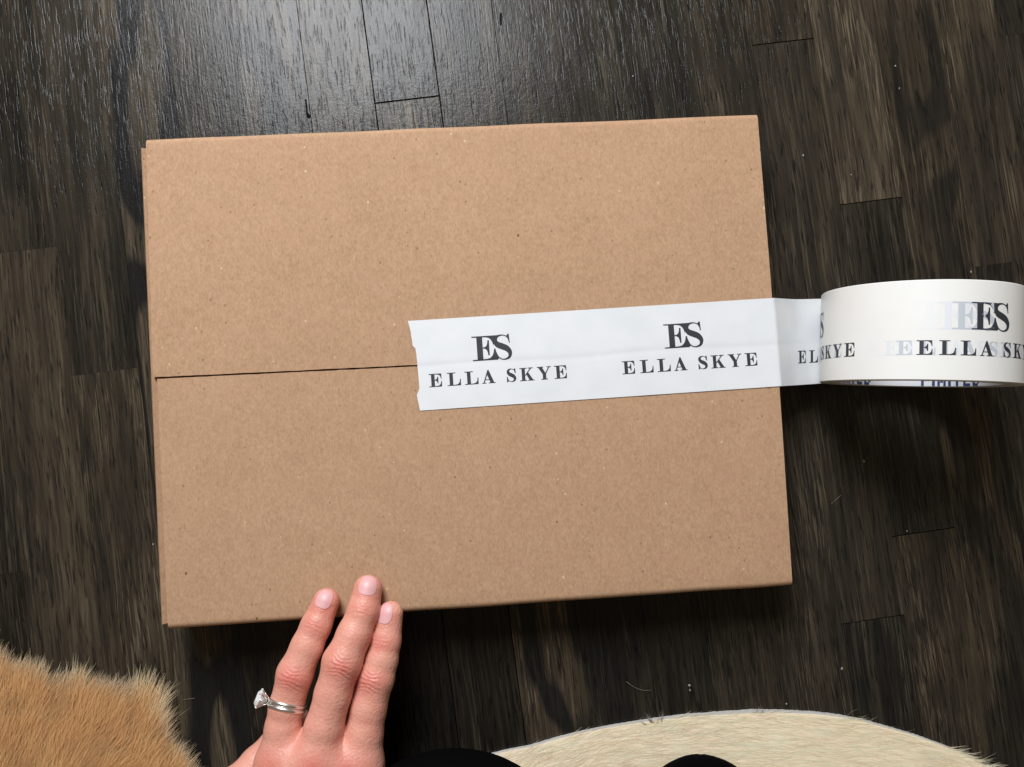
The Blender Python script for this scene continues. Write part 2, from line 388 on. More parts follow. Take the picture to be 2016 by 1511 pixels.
def box_pt(s, t):
    q = T0L + TD * s + TN * t
    seam = 0.0233 + 0.0006 * math.sin(s * 60)
    z = ZT + 0.00012 / (1 + math.exp(-(t - seam) / 0.0007)) - 0.00012 * math.exp(-((t - seam) / 0.0014) ** 2) + 0.00010 * nz(s * 70, t * 90, 2)
    return np.array([q[0], q[1], z])
def bridge_pt(f, t):
    A = box_pt(S_EDGE, t); B = roll_pt(PH0, t, ROLL_R + 0.0003)
    q = A + (B - A) * f
    q[2] -= 0.0030 * math.sin(math.pi * f) * (1 - 0.25 * f) - 0.0006 * math.sin(math.pi * f) * math.cos((t - 0.024) * 90)
    q[2] += 0.0005 * nz(f * 3, t * 60, 5) * math.sin(math.pi * f)
    return q
def tape_pt(s, t, off):
    """point on the printed side: along s, across t (m), lifted by off"""
    if s <= SP:
        fn = (lambda a, b: box_pt(a, b)) if s <= S_EDGE else (lambda a, b: bridge_pt((a - S_EDGE) / S_BR, b))
        p = fn(s, t); e = 1e-4
        a = min(s, (S_EDGE if s <= S_EDGE else SP) - e)
        du = fn(a + e, t) - fn(a, t); dv = fn(s, t + e) - fn(s, t)
        n = np.cross(du, dv); n /= np.linalg.norm(n)
        return p + n * off
    phi = PH0 - (s - SP) / ROLL_R
    return roll_pt(phi, t, ROLL_R + off)
# strip with its torn end
TORN = [(827, 809), (820.7, 778), (826, 765), (824.5, 748), (822, 720), (820, 699), (818, 687), (813, 682), (808, 650), (803, 632.5)]
torn = []
for x, y in TORN:
    q = np.array([*P(x, y, BOXH)[:2], 0]) - T0L
    torn.append((q @ TN, q @ TD))
torn.sort()
tt = [a for a, b in torn]; ts = [b for a, b in torn]
ts_full = sorted(set([round(x, 6) for x in np.linspace(0, ROLL_W, 41)] + [round(min(max(a, 0), ROLL_W), 6) for a in tt]))
svals = list(np.linspace(0.006, S_EDGE - 0.001, 60)) + list(np.linspace(S_EDGE, SP, 28))
V = []; F = []
for t in ts_full:
    s0 = float(np.interp(t, tt, ts)) + 0.0002 * nz(t * 900, 3)
    V.append(tape_pt(s0, t, 0)); 
    for s in svals: V.append(tape_pt(s, t, 0))
n = len(svals) + 1
for i in range(len(ts_full) - 1):
    for j in range(n - 1): F.append((i * n + j, i * n + j + 1, (i + 1) * n + j + 1, (i + 1) * n + j))
nv = len(V); rows = len(ts_full)
under = [np.array(v) - np.array([0, 0, 0.00006]) for v in V]
F += [tuple(nv + i for i in f[::-1]) for f in F]
rimi = [i * n for i in range(rows)] + [(rows - 1) * n + j for j in range(1, n)] + [i * n + n - 1 for i in range(rows - 2, -1, -1)] + [j for j in range(n - 2, 0, -1)]
V2 = V + under; rb = len(V2)
V2 += [V[i] for i in rimi] + [under[i] for i in rimi]; k_ = len(rimi)
F += [(rb + i, rb + (i + 1) % k_, rb + k_ + (i + 1) % k_, rb + k_ + i) for i in range(k_)]
strip = pymesh('tape_strip', V2, F, M['tape'], roll, True)
# wound body, ring of layers on each face, core
def ring_solid(name, r0, r1, inset, mat, N=160):
    V = []; F = []
    e = 0.0004
    prof = [(r0, inset), (r1 - e, inset), (r1, inset + e), (r1, ROLL_W - inset - e), (r1 - e, ROLL_W - inset), (r0, ROLL_W - inset)]
    k = len(prof)
    for i in range(N):
        a = 2 * math.pi * i / N
        for r, t in prof: V.append(roll_pt(a, t, r))
    for i in range(N):
        for j in range(k): F.append((i * k + j, i * k + (j + 1) % k, ((i + 1) % N) * k + (j + 1) % k, ((i + 1) % N) * k + j))
    me = bpy.data.meshes.new(name); me.from_pydata([tuple(v) for v in V], [], F)
    bm = bmesh.new(); bm.from_mesh(me); bmesh.ops.recalc_face_normals(bm, faces=bm.faces); bm.to_mesh(me); bm.free()
    o = link_mesh(name, me, mat, roll, True)
    me.set_sharp_from_angle(angle=math.radians(25))
    return o
wound = ring_solid('wound_tape', 0.0402, ROLL_R, 0.0, M['roll'])
core = ring_solid('core', 0.0381, 0.0401, 0.0003, M['core'])

# lettering -----------------------------------------------------------------
def spine(pts, wid, n=8):
    pts = [np.array(p, float) for p in pts]; out = []
    P_ = [2 * pts[0] - pts[1]] + pts + [2 * pts[-1] - pts[-2]]; W_ = [wid[0]] + list(wid) + [wid[-1]]
    for i in range(1, len(P_) - 2):
        for j in range(n):
            u = j / n
            c = lambda a, b, c_, d: 0.5 * ((2 * b) + (-a + c_) * u + (2 * a - 5 * b + 4 * c_ - d) * u * u + (-a + 3 * b - 3 * c_ + d) * u ** 3)
            out.append((c(P_[i - 1], P_[i], P_[i + 1], P_[i + 2]), c(W_[i - 1], W_[i], W_[i + 1], W_[i + 2])))
    out.append((pts[-1], wid[-1]))
    L, R_ = [], []
    for i, (p, w) in enumerate(out):
        d = out[min(i + 1, len(out) - 1)][0] - out[max(i - 1, 0)][0]; d /= np.linalg.norm(d); nn = np.array([-d[1], d[0]])
        L.append(p + nn * w / 2); R_.append(p - nn * w / 2)
    return [(tuple(L[i]), tuple(L[i + 1]), tuple(R_[i + 1]), tuple(R_[i])) for i in range(len(L) - 1)]
def S_glyph(q=1.0):
    sp = [(.655, .70), (.61, .88), (.40, .985), (.20, .91), (.145, .75), (.25, .60), (.40, .51), (.55, .41), (.635, .25), (.57, .09), (.37, .015), (.16, .11), (.09, .33)]
    wd = [.05, .055, .055, .15, .20, .26, .285, .26, .20, .14, .055, .055, .05]
    quads = [([*qd], []) for qd in spine(sp, wd)]
    ser = [([(.645, 1.02), (.70, 1.02), (.715, .63), (.67, .63), (.62, .84), (.57, .92)], []), ([(.035, -.02), (.09, -.02), (.17, .08), (.12, .17), (.085, .41), (.035, .41)], [])]
    return [('q', quads)] + [('p', [s]) for s in ser], .75
G = {}
G['E'] = ([('p', [([(0, 0), (0, .06), (.17, .07), (.17, .93), (0, .94), (0, 1), (.93, 1), (.95, .60), (.90, .60), (.87, .74), (.80, .86), (.70, .92), (.58, .935), (.43, .94), (.43, .545), (.51, .555), (.57, .60), (.61, .67), (.64, .77), (.70, .77), (.70, .26), (.64, .26), (.61, .37), (.57, .43), (.51, .475), (.43, .485), (.43, .065), (.60, .07), (.74, .10), (.83, .17), (.88, .27), (.91, .42), (.96, .42), (.95, 0)], [])])], .96)
G['L'] = ([('p', [([(0, 0), (0, .06), (.17, .07), (.17, .93), (0, .94), (0, 1), (.62, 1), (.62, .94), (.43, .93), (.43, .065), (.62, .07), (.76, .11), (.85, .19), (.90, .30), (.93, .50), (.99, .50), (.98, 0)], [])])], .99)
G['A'] = ([('p', [([(0, 0), (0, .06), (.10, .065), (.45, 1.03), (.53, 1.03), (.91, .065), (1.02, .06), (1.02, 0), (.48, 0), (.48, .06), (.62, .065), (.555, .25), (.255, .25), (.19, .065), (.32, .06), (.32, 0)], [[(.285, .31), (.53, .31), (.405, .65)]])])], 1.02)
G['K'] = ([('p', [([(0, 0), (0, .06), (.16, .07), (.16, .93), (0, .94), (0, 1), (.58, 1), (.58, .94), (.42, .93), (.42, .07), (.55, .06), (.55, 0)], [])]),
           ('p', [([(.40, .34), (.40, .43), (.80, .93), (.66, .94), (.66, 1), (1.04, 1), (1.04, .94), (.91, .93)], [])]),
           ('p', [([(.50, .50), (.66, .66), (1.02, .07), (1.12, .06), (1.12, 0), (.62, 0), (.62, .06), (.73, .07)], [])])], 1.12)
G['Y'] = ([('p', [([(.30, 0), (.30, .06), (.42, .07), (.42, .42), (.11, .93), (0, .94), (0, 1), (.50, 1), (.50, .94), (.41, .93), (.635, .53), (.86, .93), (.74, .94), (.74, 1), (1.08, 1), (1.08, .94), (.95, .93), (.68, .45), (.68, .07), (.80, .06), (.80, 0)], [])])], 1.08)
G['S'] = S_glyph()
G['LE'] = ([('p', [([(0, 0), (0, .045), (.20, .055), (.20, .945), (0, .955), (0, 1), (1.06, 1), (.95, .74), (.87, .60), (.845, .72), (.79, .83), (.70, .91), (.58, .94), (.44, .945), (.44, .53), (.53, .545), (.60, .60), (.635, .70), (.65, .82), (.71, .82), (.71, .20), (.65, .20), (.635, .32), (.60, .42), (.53, .475), (.44, .49), (.44, .055), (.60, .06), (.72, .09), (.81, .17), (.87, .29), (.90, .46), (.955, .46), (.98, .33), (1.03, .19), (1.10, .08), (1.03, 0)], [])])], 1.0)
G['LS'] = ([('q', [([*q_], []) for q_ in spine([(1.535, .72), (1.47, .90), (1.27, .99), (1.05, .94), (.965, .77), (1.05, .62), (1.24, .53), (1.43, .43), (1.545, .26), (1.49, .07), (1.27, .0), (1.07, .10), (.95, .36)], [.035, .04, .045, .10, .17, .23, .25, .23, .17, .10, .045, .045, .04])]),
            ('p', [([(1.49, 1.03), (1.54, 1.03), (1.56, .66), (1.525, .66), (1.495, .81), (1.41, .935)], [])])], 1.0)
def tri_pieces(pieces):
    """[(layer, tri list)] in glyph units"""
    out = []
    for layer, (typ, polys) in enumerate(pieces):
        tris = []
        for outer, holes in polys:
            loops = [[Vector((x, y, 0)) for x, y in outer]] + [[Vector((x, y, 0)) for x, y in h] for h in holes]
            flatp = [v for lp in loops for v in lp]
            for tr in tessellate_polygon(loops):
                a, b, c = [flatp[i] for i in tr]
                if (b.x - a.x) * (c.y - a.y) - (b.y - a.y) * (c.x - a.x) < 0: b, c = c, b
                tris.append(((a.x, a.y), (b.x, b.y), (c.x, c.y)))
        out.append((layer, tris))
    return out
GT = {k: tri_pieces(v[0]) for k, v in G.items()}
def split(tri, lim, acc):
    a, b, c = tri
    ln = lambda p, q: max(abs(p[0] - q[0]), abs(p[1] - q[1]))
    e = [(ln(a, b), 0), (ln(b, c), 1), (ln(c, a), 2)]
    m, i = max(e)
    if m <= lim: acc.append(tri); return
    if i == 1: a, b, c = b, c, a
    elif i == 2: a, b, c = c, a, b
    mid = ((a[0] + b[0]) / 2, (a[1] + b[1]) / 2)
    split((a, mid, c), lim, acc); split((mid, b, c), lim, acc)
def glyph_tris(ch, x, y, w, h):
    sx = w / G[ch][1]
    return [(layer, [tuple((x + px * sx, y + py * h) for px, py in t) for t in tris]) for layer, tris in GT[ch]]
WORD = [('E', 0, 6.85), ('L', 9.66, 7.25), ('L', 19.0, 7.25), ('A', 28.1, 7.2), ('S', 41.1, 5.4), ('K', 48.3, 7.7), ('Y', 57.6, 7.6), ('E', 66.8, 6.7)]
def lettering(s0, mat, parent, base, name, smin=-1, smax=9, logo_only=False):
    V = []; F = []
    def put(gl, layer_add=0):
        for layer, tris in gl:
            for t in tris:
                acc = []; split(t, 0.0013, acc)
                for tr in acc:
                    cx = sum(p[0] for p in tr) / 3
                    if cx < smin or cx > smax: continue
                    i = len(V)
                    for p in tr: V.append(tape_pt(p[0], p[1], base + 0.000006 * (layer + layer_add)))
                    F.append((i, i + 1, i + 2))
    for ch, x, w in WORD: put(glyph_tris(ch, s0 + x * 1e-3, 0.0120, w * 1e-3, 0.0070))
    put(glyph_tris('LE', s0 + 0.0239, 0.0243, 0.0130, 0.0131))
    put(glyph_tris('LS', s0 + 0.0239, 0.0243, 0.0130, 0.0131), 3)
    if V: return pymesh(name, V, F, mat, parent)
S_T1 = 0.0057
starts = [S_T1 + PITCH * i for i in range(0, 5)]
lettering(starts[0], M['ink'], strip, 0.00006, 'lettering'); lettering(starts[1], M['ink'], strip, 0.00006, 'lettering')
lettering(starts[2], M['ink'], strip, 0.00006, 'lettering', smax=SP - 0.0005)
lettering(starts[2], M['ink'], wound, 0.00008, 'lettering', smin=SP + 0.0005)
for st in starts[3:]: lettering(st, M['ink'], wound, 0.00008, 'lettering')
for sh, g, b in ((-0.0088, 'g1', 0.00006), (-0.0146, 'g2', 0.00004), (-0.0228, 'g3', 0.00002)):
    for st in starts[2:]: lettering(st + sh, M[g], wound, b, 'faded_lettering', smin=SP + 0.001)
# blue print inside the core: block capitals read from the near rim
BL = {'F': [(0, 0, .28, 1), (.28, .38, .85, .62), (.28, .8, .9, 1)], 'I': [(0, 0, .30, 1)], 'N': [(0, 0, .26, 1), (.30, .25, .58, .8), (.62, 0, .88, 1)],
      'T': [(.28, 0, .56, .8), (0, .8, .86, 1)], 'E': [(0, 0, .28, 1), (.28, 0, .82, .2), (.28, .4, .78, .6), (.28, .8, .82, 1)], 'D': [(0, 0, .28, 1), (.28, 0, .7, .2), (.28, .8, .7, 1), (.6, .2, .88, .8)]}
def core_word(word, phi, h=0.0075, w=0.0050):
    V = []; F = []
    for ch in word:
        adv = {'I': 0.55}.get(ch, 1.12)
        for x0, y0, x1, y1 in BL[ch]:
            for q in range(3):
                a0, a1 = x0 + (x1 - x0) * q / 3, x0 + (x1 - x0) * (q + 1) / 3
                i = len(V)
                for a, b in ((a0, y0), (a1, y0), (a1, y1), (a0, y1)):
                    V.append(roll_pt(phi + a * w / 0.0381, 0.0004 + b * h, 0.03804))
                F.append((i, i + 1, i + 2, i + 3))
        phi += adv * w / 0.0381
    pymesh('blue_lettering', V, F, M['blue'], core)
core_word('FINITED', math.radians(301)); core_word('FINITED', math.radians(210))

# ------------------------------------------------------------------ implicit surfaces for the body
def capsule(X, a, b, ra, rb):
    ab = b - a; L2 = float(ab @ ab); d = X - a
    t = np.clip((d @ ab) / L2, 0, 1)
    q = d - t[:, None] * ab
    return np.sqrt((q * q).sum(1)) - (ra + (rb - ra) * t)
def smin(a, b, k):
    h = np.clip(0.5 + 0.5 * (b - a) / k, 0, 1)
    return b + (a - b) * h - k * h * (1 - h)
def surface_nets(fn, lo, hi, step):
    lo = np.array(lo, np.float32); n = np.ceil((np.array(hi) - lo) / step).astype(int) + 1
    ax = [lo[i] + step * np.arange(n[i], dtype=np.float32) for i in range(3)]
    D = np.empty(n, np.float32)
    yy, zz = np.meshgrid(ax[1], ax[2], indexing='ij'); yz = np.stack([yy.ravel(), zz.ravel()], 1)
    for s in range(0, n[0], 16):
        xs = ax[0][s:s + 16]; m = len(yz)
        X = np.empty((len(xs) * m, 3), np.float32); X[:, 0] = np.repeat(xs, m); X[:, 1:] = np.tile(yz, (len(xs), 1))
        D[s:s + 16] = fn(X).reshape(len(xs), n[1], n[2])
    ins = D < 0
    c = np.zeros(tuple(n - 1), np.int8)
    for i in (0, 1):
        for j in (0, 1):
            for k in (0, 1): c += ins[i:n[0] - 1 + i, j:n[1] - 1 + j, k:n[2] - 1 + k]
    act = (c > 0) & (c < 8); idx = -np.ones(act.shape, np.int64); cells = np.argwhere(act); idx[act] = np.arange(len(cells))
    acc = np.zeros((len(cells), 3)); cnt = np.zeros(len(cells))
    cor = np.array([(i, j, k) for i in (0, 1) for j in (0, 1) for k in (0, 1)])
    for a in range(8):
        for b in range(a + 1, 8):
            if np.abs(cor[a] - cor[b]).sum() != 1: continue
            pa, pb = cells + cor[a], cells + cor[b]; da, db = D[tuple(pa.T)], D[tuple(pb.T)]
            m = (da < 0) != (db < 0); t = da[m] / (da[m] - db[m])
            acc[m] += pa[m] + (pb[m] - pa[m]) * t[:, None]; cnt[m] += 1
    Vx = lo + step * acc / cnt[:, None]
    quads = []
    for axi in range(3):
        a1, a2 = (axi + 1) % 3, (axi + 2) % 3
        sl0 = [slice(None)] * 3; sl1 = [slice(None)] * 3; sl0[axi] = slice(0, -1); sl1[axi] = slice(1, None)
        i0, i1 = ins[tuple(sl0)], ins[tuple(sl1)]; e = np.argwhere(i0 != i1)
        e = e[(e[:, a1] > 0) & (e[:, a2] > 0) & (e[:, a1] < n[a1] - 1) & (e[:, a2] < n[a2] - 1)]
        def cid(d1, d2):
            q = e.copy(); q[:, a1] -= d1; q[:, a2] -= d2; return idx[tuple(q.T)]
        Q = np.stack([cid(1, 1), cid(0, 1), cid(0, 0), cid(1, 0)], 1)
        fl = ~i0[tuple(e.T)]; Q[fl] = Q[fl][:, ::-1]; quads.append(Q)
    return Vx, np.concatenate(quads)
def subdivide(V, Q):
    E = np.concatenate([np.sort(np.stack([Q[:, i], Q[:, (i + 1) % 4]], 1), 1) for i in range(4)])
    key = E[:, 0].astype(np.int64) * len(V) + E[:, 1]; u, first, inv = np.unique(key, return_index=True, return_inverse=True)
    mid = (V[E[first, 0]] + V[E[first, 1]]) / 2; ctr = V[Q].mean(1)
    n = len(V); e = [n + inv[i * len(Q):(i + 1) * len(Q)] for i in range(4)]; c = n + len(mid) + np.arange(len(Q))
    out = [np.stack([Q[:, i], e[i], c, e[i - 1]], 1) for i in range(4)]
    return np.concatenate([V, mid, ctr]), np.concatenate(out)
def grad(fn, X, e=2e-4):
    g = np.empty_like(X)
    for i in range(3):
        d = np.zeros(3, X.dtype); d[i] = e; g[:, i] = fn(X + d) - fn(X - d)
    return g / np.maximum(np.linalg.norm(g, axis=1)[:, None], 1e-12)

# ------------------------------------------------------------------ the hand
mm = 0.001
def A3(px, py, z): return np.array(P(px, py, z), np.float64)
FING = {
 'middle': [((724.6, 1160.5), 45.0, 7.3), ((715.5, 1202), 47.5, 7.9), ((696.6, 1251), 50.0, 8.5), ((673.5, 1304), 52.5, 9.7), ((656, 1365), 52.5, 9.0), ((638, 1432), 52.5, 9.5), ((620, 1502), 51.5, 11.5)],
 'ring':   [((642, 1185), 44.6, 6.8), ((623, 1231), 46.5, 7.6), ((604, 1274), 48.0, 7.9), ((580, 1328), 49.5, 8.9), ((564.5, 1391), 49.0, 8.5), ((558, 1434), 48.5, 9.0), ((548, 1505), 48.0, 11.0)],
 'index':  [((769, 1209), 43.8, 6.4), ((760.5, 1262), 45.0, 7.4), ((752, 1298), 46.0, 8.0), ((740.5, 1336), 47.0, 8.9), ((726, 1394), 47.0, 8.9), ((716, 1446), 47.0, 9.6), ((709, 1508), 47.0, 11.3)],
 'pinky':  [((590, 1420), 17.0, 6.4), ((575, 1432), 22.0, 6.9), ((545, 1462), 29.0, 7.8), ((505, 1502), 33.0, 8.0), ((455, 1560), 38.0, 10.0)],
 'thumb':  [((700, 1275), 15.0, 8.2), ((706, 1330), 17.5, 9.2), ((700, 1420), 22.0, 10.0), ((678, 1520), 29.0, 12.0), ((630, 1640), 40.0, 15.0)],
}
FJ = {k: [(A3(*p, z * mm), r * mm) for p, z, r in v] for k, v in FING.items()}
WR = [(A3(505, 1800, .055), .017), (A3(560, 1810, .058), .018), (A3(620, 1805, .055), .017)]
ELB = (A3(430, 2250, .085), .036)
def hand_sdf(X):
    X = X.astype(np.float32) if X.dtype == np.float32 else X
    palm = None
    def add(d, k=.010):
        nonlocal palm
        palm = d if palm is None else smin(palm, d, k)
    mc = {'pinky': 0, 'ring': 0, 'middle': 1, 'index': 2}
    for f, w in mc.items():
        p, r = FJ[f][-1]; add(capsule(X, p.astype(X.dtype), WR[w][0].astype(X.dtype), r * .98, WR[w][1]))
    m1 = (FJ['ring'][-1][0] + FJ['middle'][-1][0]) / 2; m2 = (FJ['middle'][-1][0] + FJ['index'][-1][0]) / 2
    add(capsule(X, m1.astype(X.dtype), WR[1][0].astype(X.dtype), .0108, .017)); add(capsule(X, m2.astype(X.dtype), WR[1][0].astype(X.dtype), .0112, .017))
    for p, r in WR: add(capsule(X, p.astype(X.dtype), ELB[0].astype(X.dtype), r, ELB[1] * .8), .015)
    add(capsule(X, FJ['thumb'][-1][0].astype(X.dtype), WR[2][0].astype(X.dtype), .015, .016), .012)
    fs = []
    for f, js in FJ.items():
        d = None
        for (a, ra), (b, rb) in zip(js[:-1], js[1:]):
            c = capsule(X, a.astype(X.dtype), b.astype(X.dtype), ra, rb)
            d = c if d is None else smin(d, c, .0022)
        fs.append(d)
    best = fs[0]
    for d in fs[1:]: best = smin(best, d, .0009)
    return smin(palm, best, .0055)
allp = np.array([p for v in FJ.values() for p, r in v] + [w[0] for w in WR])
lo = allp.min(0) - .022; hi = allp.max(0) + .022; lo[1] = A3(560, 1840, .05)[1]
HV, HQ = surface_nets(hand_sdf, lo, hi, 0.00105)
HV = HV.astype(np.float64)
def refine(V, it=2):
    for _ in range(it):
        g = grad(hand_sdf, V); V = V - g * (hand_sdf(V)[:, None]) * 0.9
    return V
HV, HQ = subdivide(HV, HQ)
HV = refine(HV, 2)
HN = grad(hand_sdf, HV)
def frame(f, i, roll_deg=0.0):
    """origin, along-to-tip, lateral, up at joint i"""
    js = FJ[f]; a = js[max(i - 1, 0)][0] - js[min(i + 1, len(js) - 1)][0]; a = a / np.linalg.norm(a)
    up = np.array([0, 0, 1.0]); up = up - a * (up @ a); up /= np.linalg.norm(up)
    la = np.cross(a, up)
    r = math.radians(roll_deg); up2 = up * math.cos(r) + la * math.sin(r); la = np.cross(a, up2)
    return js[i][0], a, la, up2
disp = np.zeros(len(HV)); red = np.zeros(len(HV))
ROLLF = {'middle': 2, 'ring': -4, 'index': -20}
def crease(f, i, items, ds=0.0, redness=0.0, spread=5.5, bulge=0.0):
    global disp, red
    o, a, l, u = frame(f, i, ROLLF[f]); d = HV - o
    s = (d @ a) * 1000 - ds; w = (d @ l) * 1000; h = (d @ u) * 1000
    ok = (h > 1.0) & (np.abs(s) < 14) & (np.abs(w) < 11)
    dor = np.clip(h / 6.0, 0, 1)
    for s0, depth, width, curv, wmax, w0 in items:
        wig = 0.18 * np.sin(w * 0.8 + s0 * 7) + 0.10 * np.sin(w * 2.1 + s0 * 3)
        disp[ok] += (-depth * np.exp(-((s - s0 - curv * (w - w0) ** 2 / 20 - wig) / width) ** 2) * np.exp(-(np.abs(w - w0) / wmax) ** 4) * dor)[ok] * mm
    if bulge: disp[ok] += (bulge * np.exp(-(s / 5) ** 2 - (w / 6) ** 2) * dor)[ok] * mm
    red[ok] = np.maximum(red[ok], (redness * np.exp(-(s / spread) ** 2 - (w / 7.5) ** 2) * dor)[ok])
for f in ('middle', 'ring', 'index'):
    q = 1.0 if f != 'ring' else 0.8
    crease(f, 3, [(-3.4, .40 * q, .45, -1.1, 5.2, 0), (-1.7, .50 * q, .42, -.9, 5.8, .4), (0.1, .46 * q, .40, -.2, 5.4, -.5), (1.7, .40 * q, .40, .8, 5.0, .3), (3.3, .34 * q, .45, 1.3, 4.6, 0), (-5.2, .14 * q, .5, -1.3, 4.5, 0), (5.0, .12, .5, 1.6, 4, 0)], 0, .75, 6.0, .25)
    crease(f, 1, [(-1.6, .16, .40, -.4, 4.5, 0), (0.2, .20, .38, .1, 4.8, .3), (1.8, .14, .40, .5, 4.2, 0)], 0, .55, 4.5)
    crease(f, 0, [], -1.0, .55, 6)
    crease(f, 5, [], 0, .10, 9)
    crease(f, 6, [], 0, .85, 10)
# loose fold lines on the back of the hand and soft unevenness
unev = np.array([noise.noise(Vector(v * 95)) for v in HV]) * 0.22 + np.array([noise.noise(Vector(v * 300)) for v in HV]) * 0.05
disp += unev * mm
HV2 = HV + HN * disp[:, None]
fingerends = A3(700, 1165, .045)
col = np.ones((len(HV2), 4)); col[:, 0] = np.clip(red + 0.10, 0, 1); col[:, 1] = 0; col[:, 2] = 0
person = empty('person', tuple(A3(560, 1820, 0.0)))
tag(person, 'left hand with pale pink nails pressing the box edge, and black trousered knees below', 'person')
hand = npmesh('hand', HV2, HQ, M['skin'], person, True, col)
# nails: curved plates laid on the finger ends
def finger_sdf(f, X):
    d = None
    for (a, ra), (b, rb) in zip(FJ[f][:-1], FJ[f][1:]):
        c = capsule(X, a, b, ra, rb); d = c if d is None else smin(d, c, .0022)
    return d
def nail(f, fwd, wid, length, roll_deg, lift=0.00018):
    o, a, l, u = frame(f, 0, roll_deg); rad = FJ[f][0][1]
    nx, ny = 14, 16; F = []; pts = []; dirs = []
    for iy in range(ny + 1):
        for ix in range(nx + 1):
            x, y = ix / nx * 2 - 1, iy / ny * 2 - 1
            k = 1.0 - 0.10 * max(0, -y) ** 2                                  # a little narrower at the root
            rx = abs(x); ry = abs(y); e = 5.0 if y > 0 else 3.4
            m = max(rx, ry); nrm = (rx ** e + ry ** e) ** (1 / e) if m > 0 else 1
            g = m / nrm if nrm > 0 else 1                                     # rounded corners
            th = x * g * k * wid / 2 / (rad * 1.1)
            dv = u * math.cos(th) + l * math.sin(th)
            pts.append(o + a * (fwd + y * g * length / 2) + dv * 0.012); dirs.append(dv)
    X = np.array(pts); dirs = np.array(dirs)
    for _ in range(40): X = X - dirs * np.clip(finger_sdf(f, X), -.002, .002)[:, None] * 0.8
    # flatten crosswise a little: plate rides proud in the middle
    q = np.array([((ix / nx * 2 - 1), (iy / ny * 2 - 1)) for iy in range(ny + 1) for ix in range(nx + 1)])
    hgt = lift + 0.00022 * (1 - q[:, 0] ** 2) * (1 - 0.5 * np.clip(-q[:, 1], 0, 1) ** 2) + 0.0004 * np.clip(q[:, 1], 0, 1) ** 2
    T = X + dirs * hgt[:, None]; Bm = X - dirs * 0.0004
    n = len(X); W1 = nx + 1
    for iy in range(ny):
        for ix in range(nx):
            i = iy * W1 + ix; F.append((i, i + 1, i + W1 + 1, i + W1)); F.append((n + i, n + i + W1, n + i + W1 + 1, n + i + 1))
    rim = [i for i in range(nx)] + [i * W1 + nx for i in range(ny)] + [ny * W1 + nx - i for i in range(nx)] + [(ny - i) * W1 for i in range(ny)]
    for i, b in enumerate(rim):
        c2 = rim[(i + 1) % len(rim)]; F.append((b, n + b, n + c2, c2))
    me = bpy.data.meshes.new('fingernail'); me.from_pydata([tuple(v) for v in np.concatenate([T, Bm])], [], F)
    bm = bmesh.new(); bm.from_mesh(me); bmesh.ops.recalc_face_normals(bm, faces=bm.faces); bm.to_mesh(me); bm.free()
    o_ = link_mesh('fingernail', me, M['nail'], hand, True)
    me.set_sharp_from_angle(angle=math.radians(60))
nail('middle', .0018, .0106, .0098, 1)
nail('ring', .0016, .0096, .0092, -8)
nail('index', .0006, .0092, .0098, -26)

# trousers: two knees on the floor, thighs rising back towards the sitter
def leg_sdf(X, segs):
    d = None
    for a, b, ra, rb in segs:
        c = capsule(X, np.array(a), np.array(b), ra, rb); d = c if d is None else smin(d, c, .03)
    return d
k1 = A3(890, 1780, .060); k2 = A3(1388, 1626, .036)
segs1 = [(k1, k1 + np.array([-.02, -.30, .06]), .064, .078), (k1, k1 + np.array([.03, -.10, -.008]), .060, .05)]
segs2 = [(k2, k2 + np.array([.02, -.28, .07]), 0.0345, .07)]
for segs in (segs1, segs2):
    P0 = np.array([s[0] for s in segs] + [s[1] for s in segs]); lo_, hi_ = P0.min(0) - .09, P0.max(0) + .09
    tv, tq = surface_nets(lambda X: leg_sdf(X.astype(np.float64), segs), lo_, hi_, .006)
    tv[:, 2] = np.maximum(tv[:, 2], 0.004)
    npmesh('trouser_leg', tv, tq, M['cloth'], person, True)

w0 = A3(556, 1775, .056); w1 = A3(440, 2150, .080)
tv, tq = surface_nets(lambda X: leg_sdf(X.astype(np.float64), [(w0, w1, .030, .040)]), np.minimum(w0, w1) - .05, np.maximum(w0, w1) + .05, .004)
npmesh('sleeve', tv, tq, M['cloth'], person, True)

# ------------------------------------------------------------------ rings on the ring finger
def band(name, root, px, py, z, tiltdeg, rmaj, rmin, wflat=1.25):
    o, a, l, u = frame('ring', 4, -6)
    c = FJ['ring'][4][0] * 0 + A3(px, py, z)
    t = math.radians(tiltdeg); a2 = a * math.cos(t) + u * math.sin(t); u2 = np.cross(l, a2)
    V = []; F = []; N, K = 72, 10
    for i in range(N):
        p = 2 * math.pi * i / N; rad = l * math.cos(p) + u2 * math.sin(p)
        for j in range(K):
            q = 2 * math.pi * j / K; V.append(c + rad * (rmaj + rmin * math.cos(q)) + a2 * (rmin * wflat * math.sin(q)))
    for i in range(N):
        for j in range(K): F.append((i * K + j, i * K + (j + 1) % K, ((i + 1) % N) * K + (j + 1) % K, ((i + 1) % N) * K + j))
    me = bpy.data.meshes.new(name); me.from_pydata([tuple(v) for v in V], [], F)
    bm = bmesh.new(); bm.from_mesh(me); bmesh.ops.recalc_face_normals(bm, faces=bm.faces); bm.to_mesh(me); bm.free()
    return link_mesh(name, me, M['metal'], root, True), c, l, a2, u2
rz = .0490
ring1 = empty('diamond_ring', tuple(A3(565.5, 1385, rz))); tag(ring1, 'thin silver ring with a round diamond turned to the outer side of the finger', 'ring')
b1, rc, rl, ra_, ru = band('ring_band', ring1, 565.5, 1384.5, rz, -15, .0090, .00085)
ring2 = empty('wedding_band', tuple(A3(563.5, 1393, rz))); tag(ring2, 'plain thin silver band worn below the diamond ring', 'ring')
band('ring_band', ring2, 563.5, 1393.5, rz, -15, .0090, .00090)
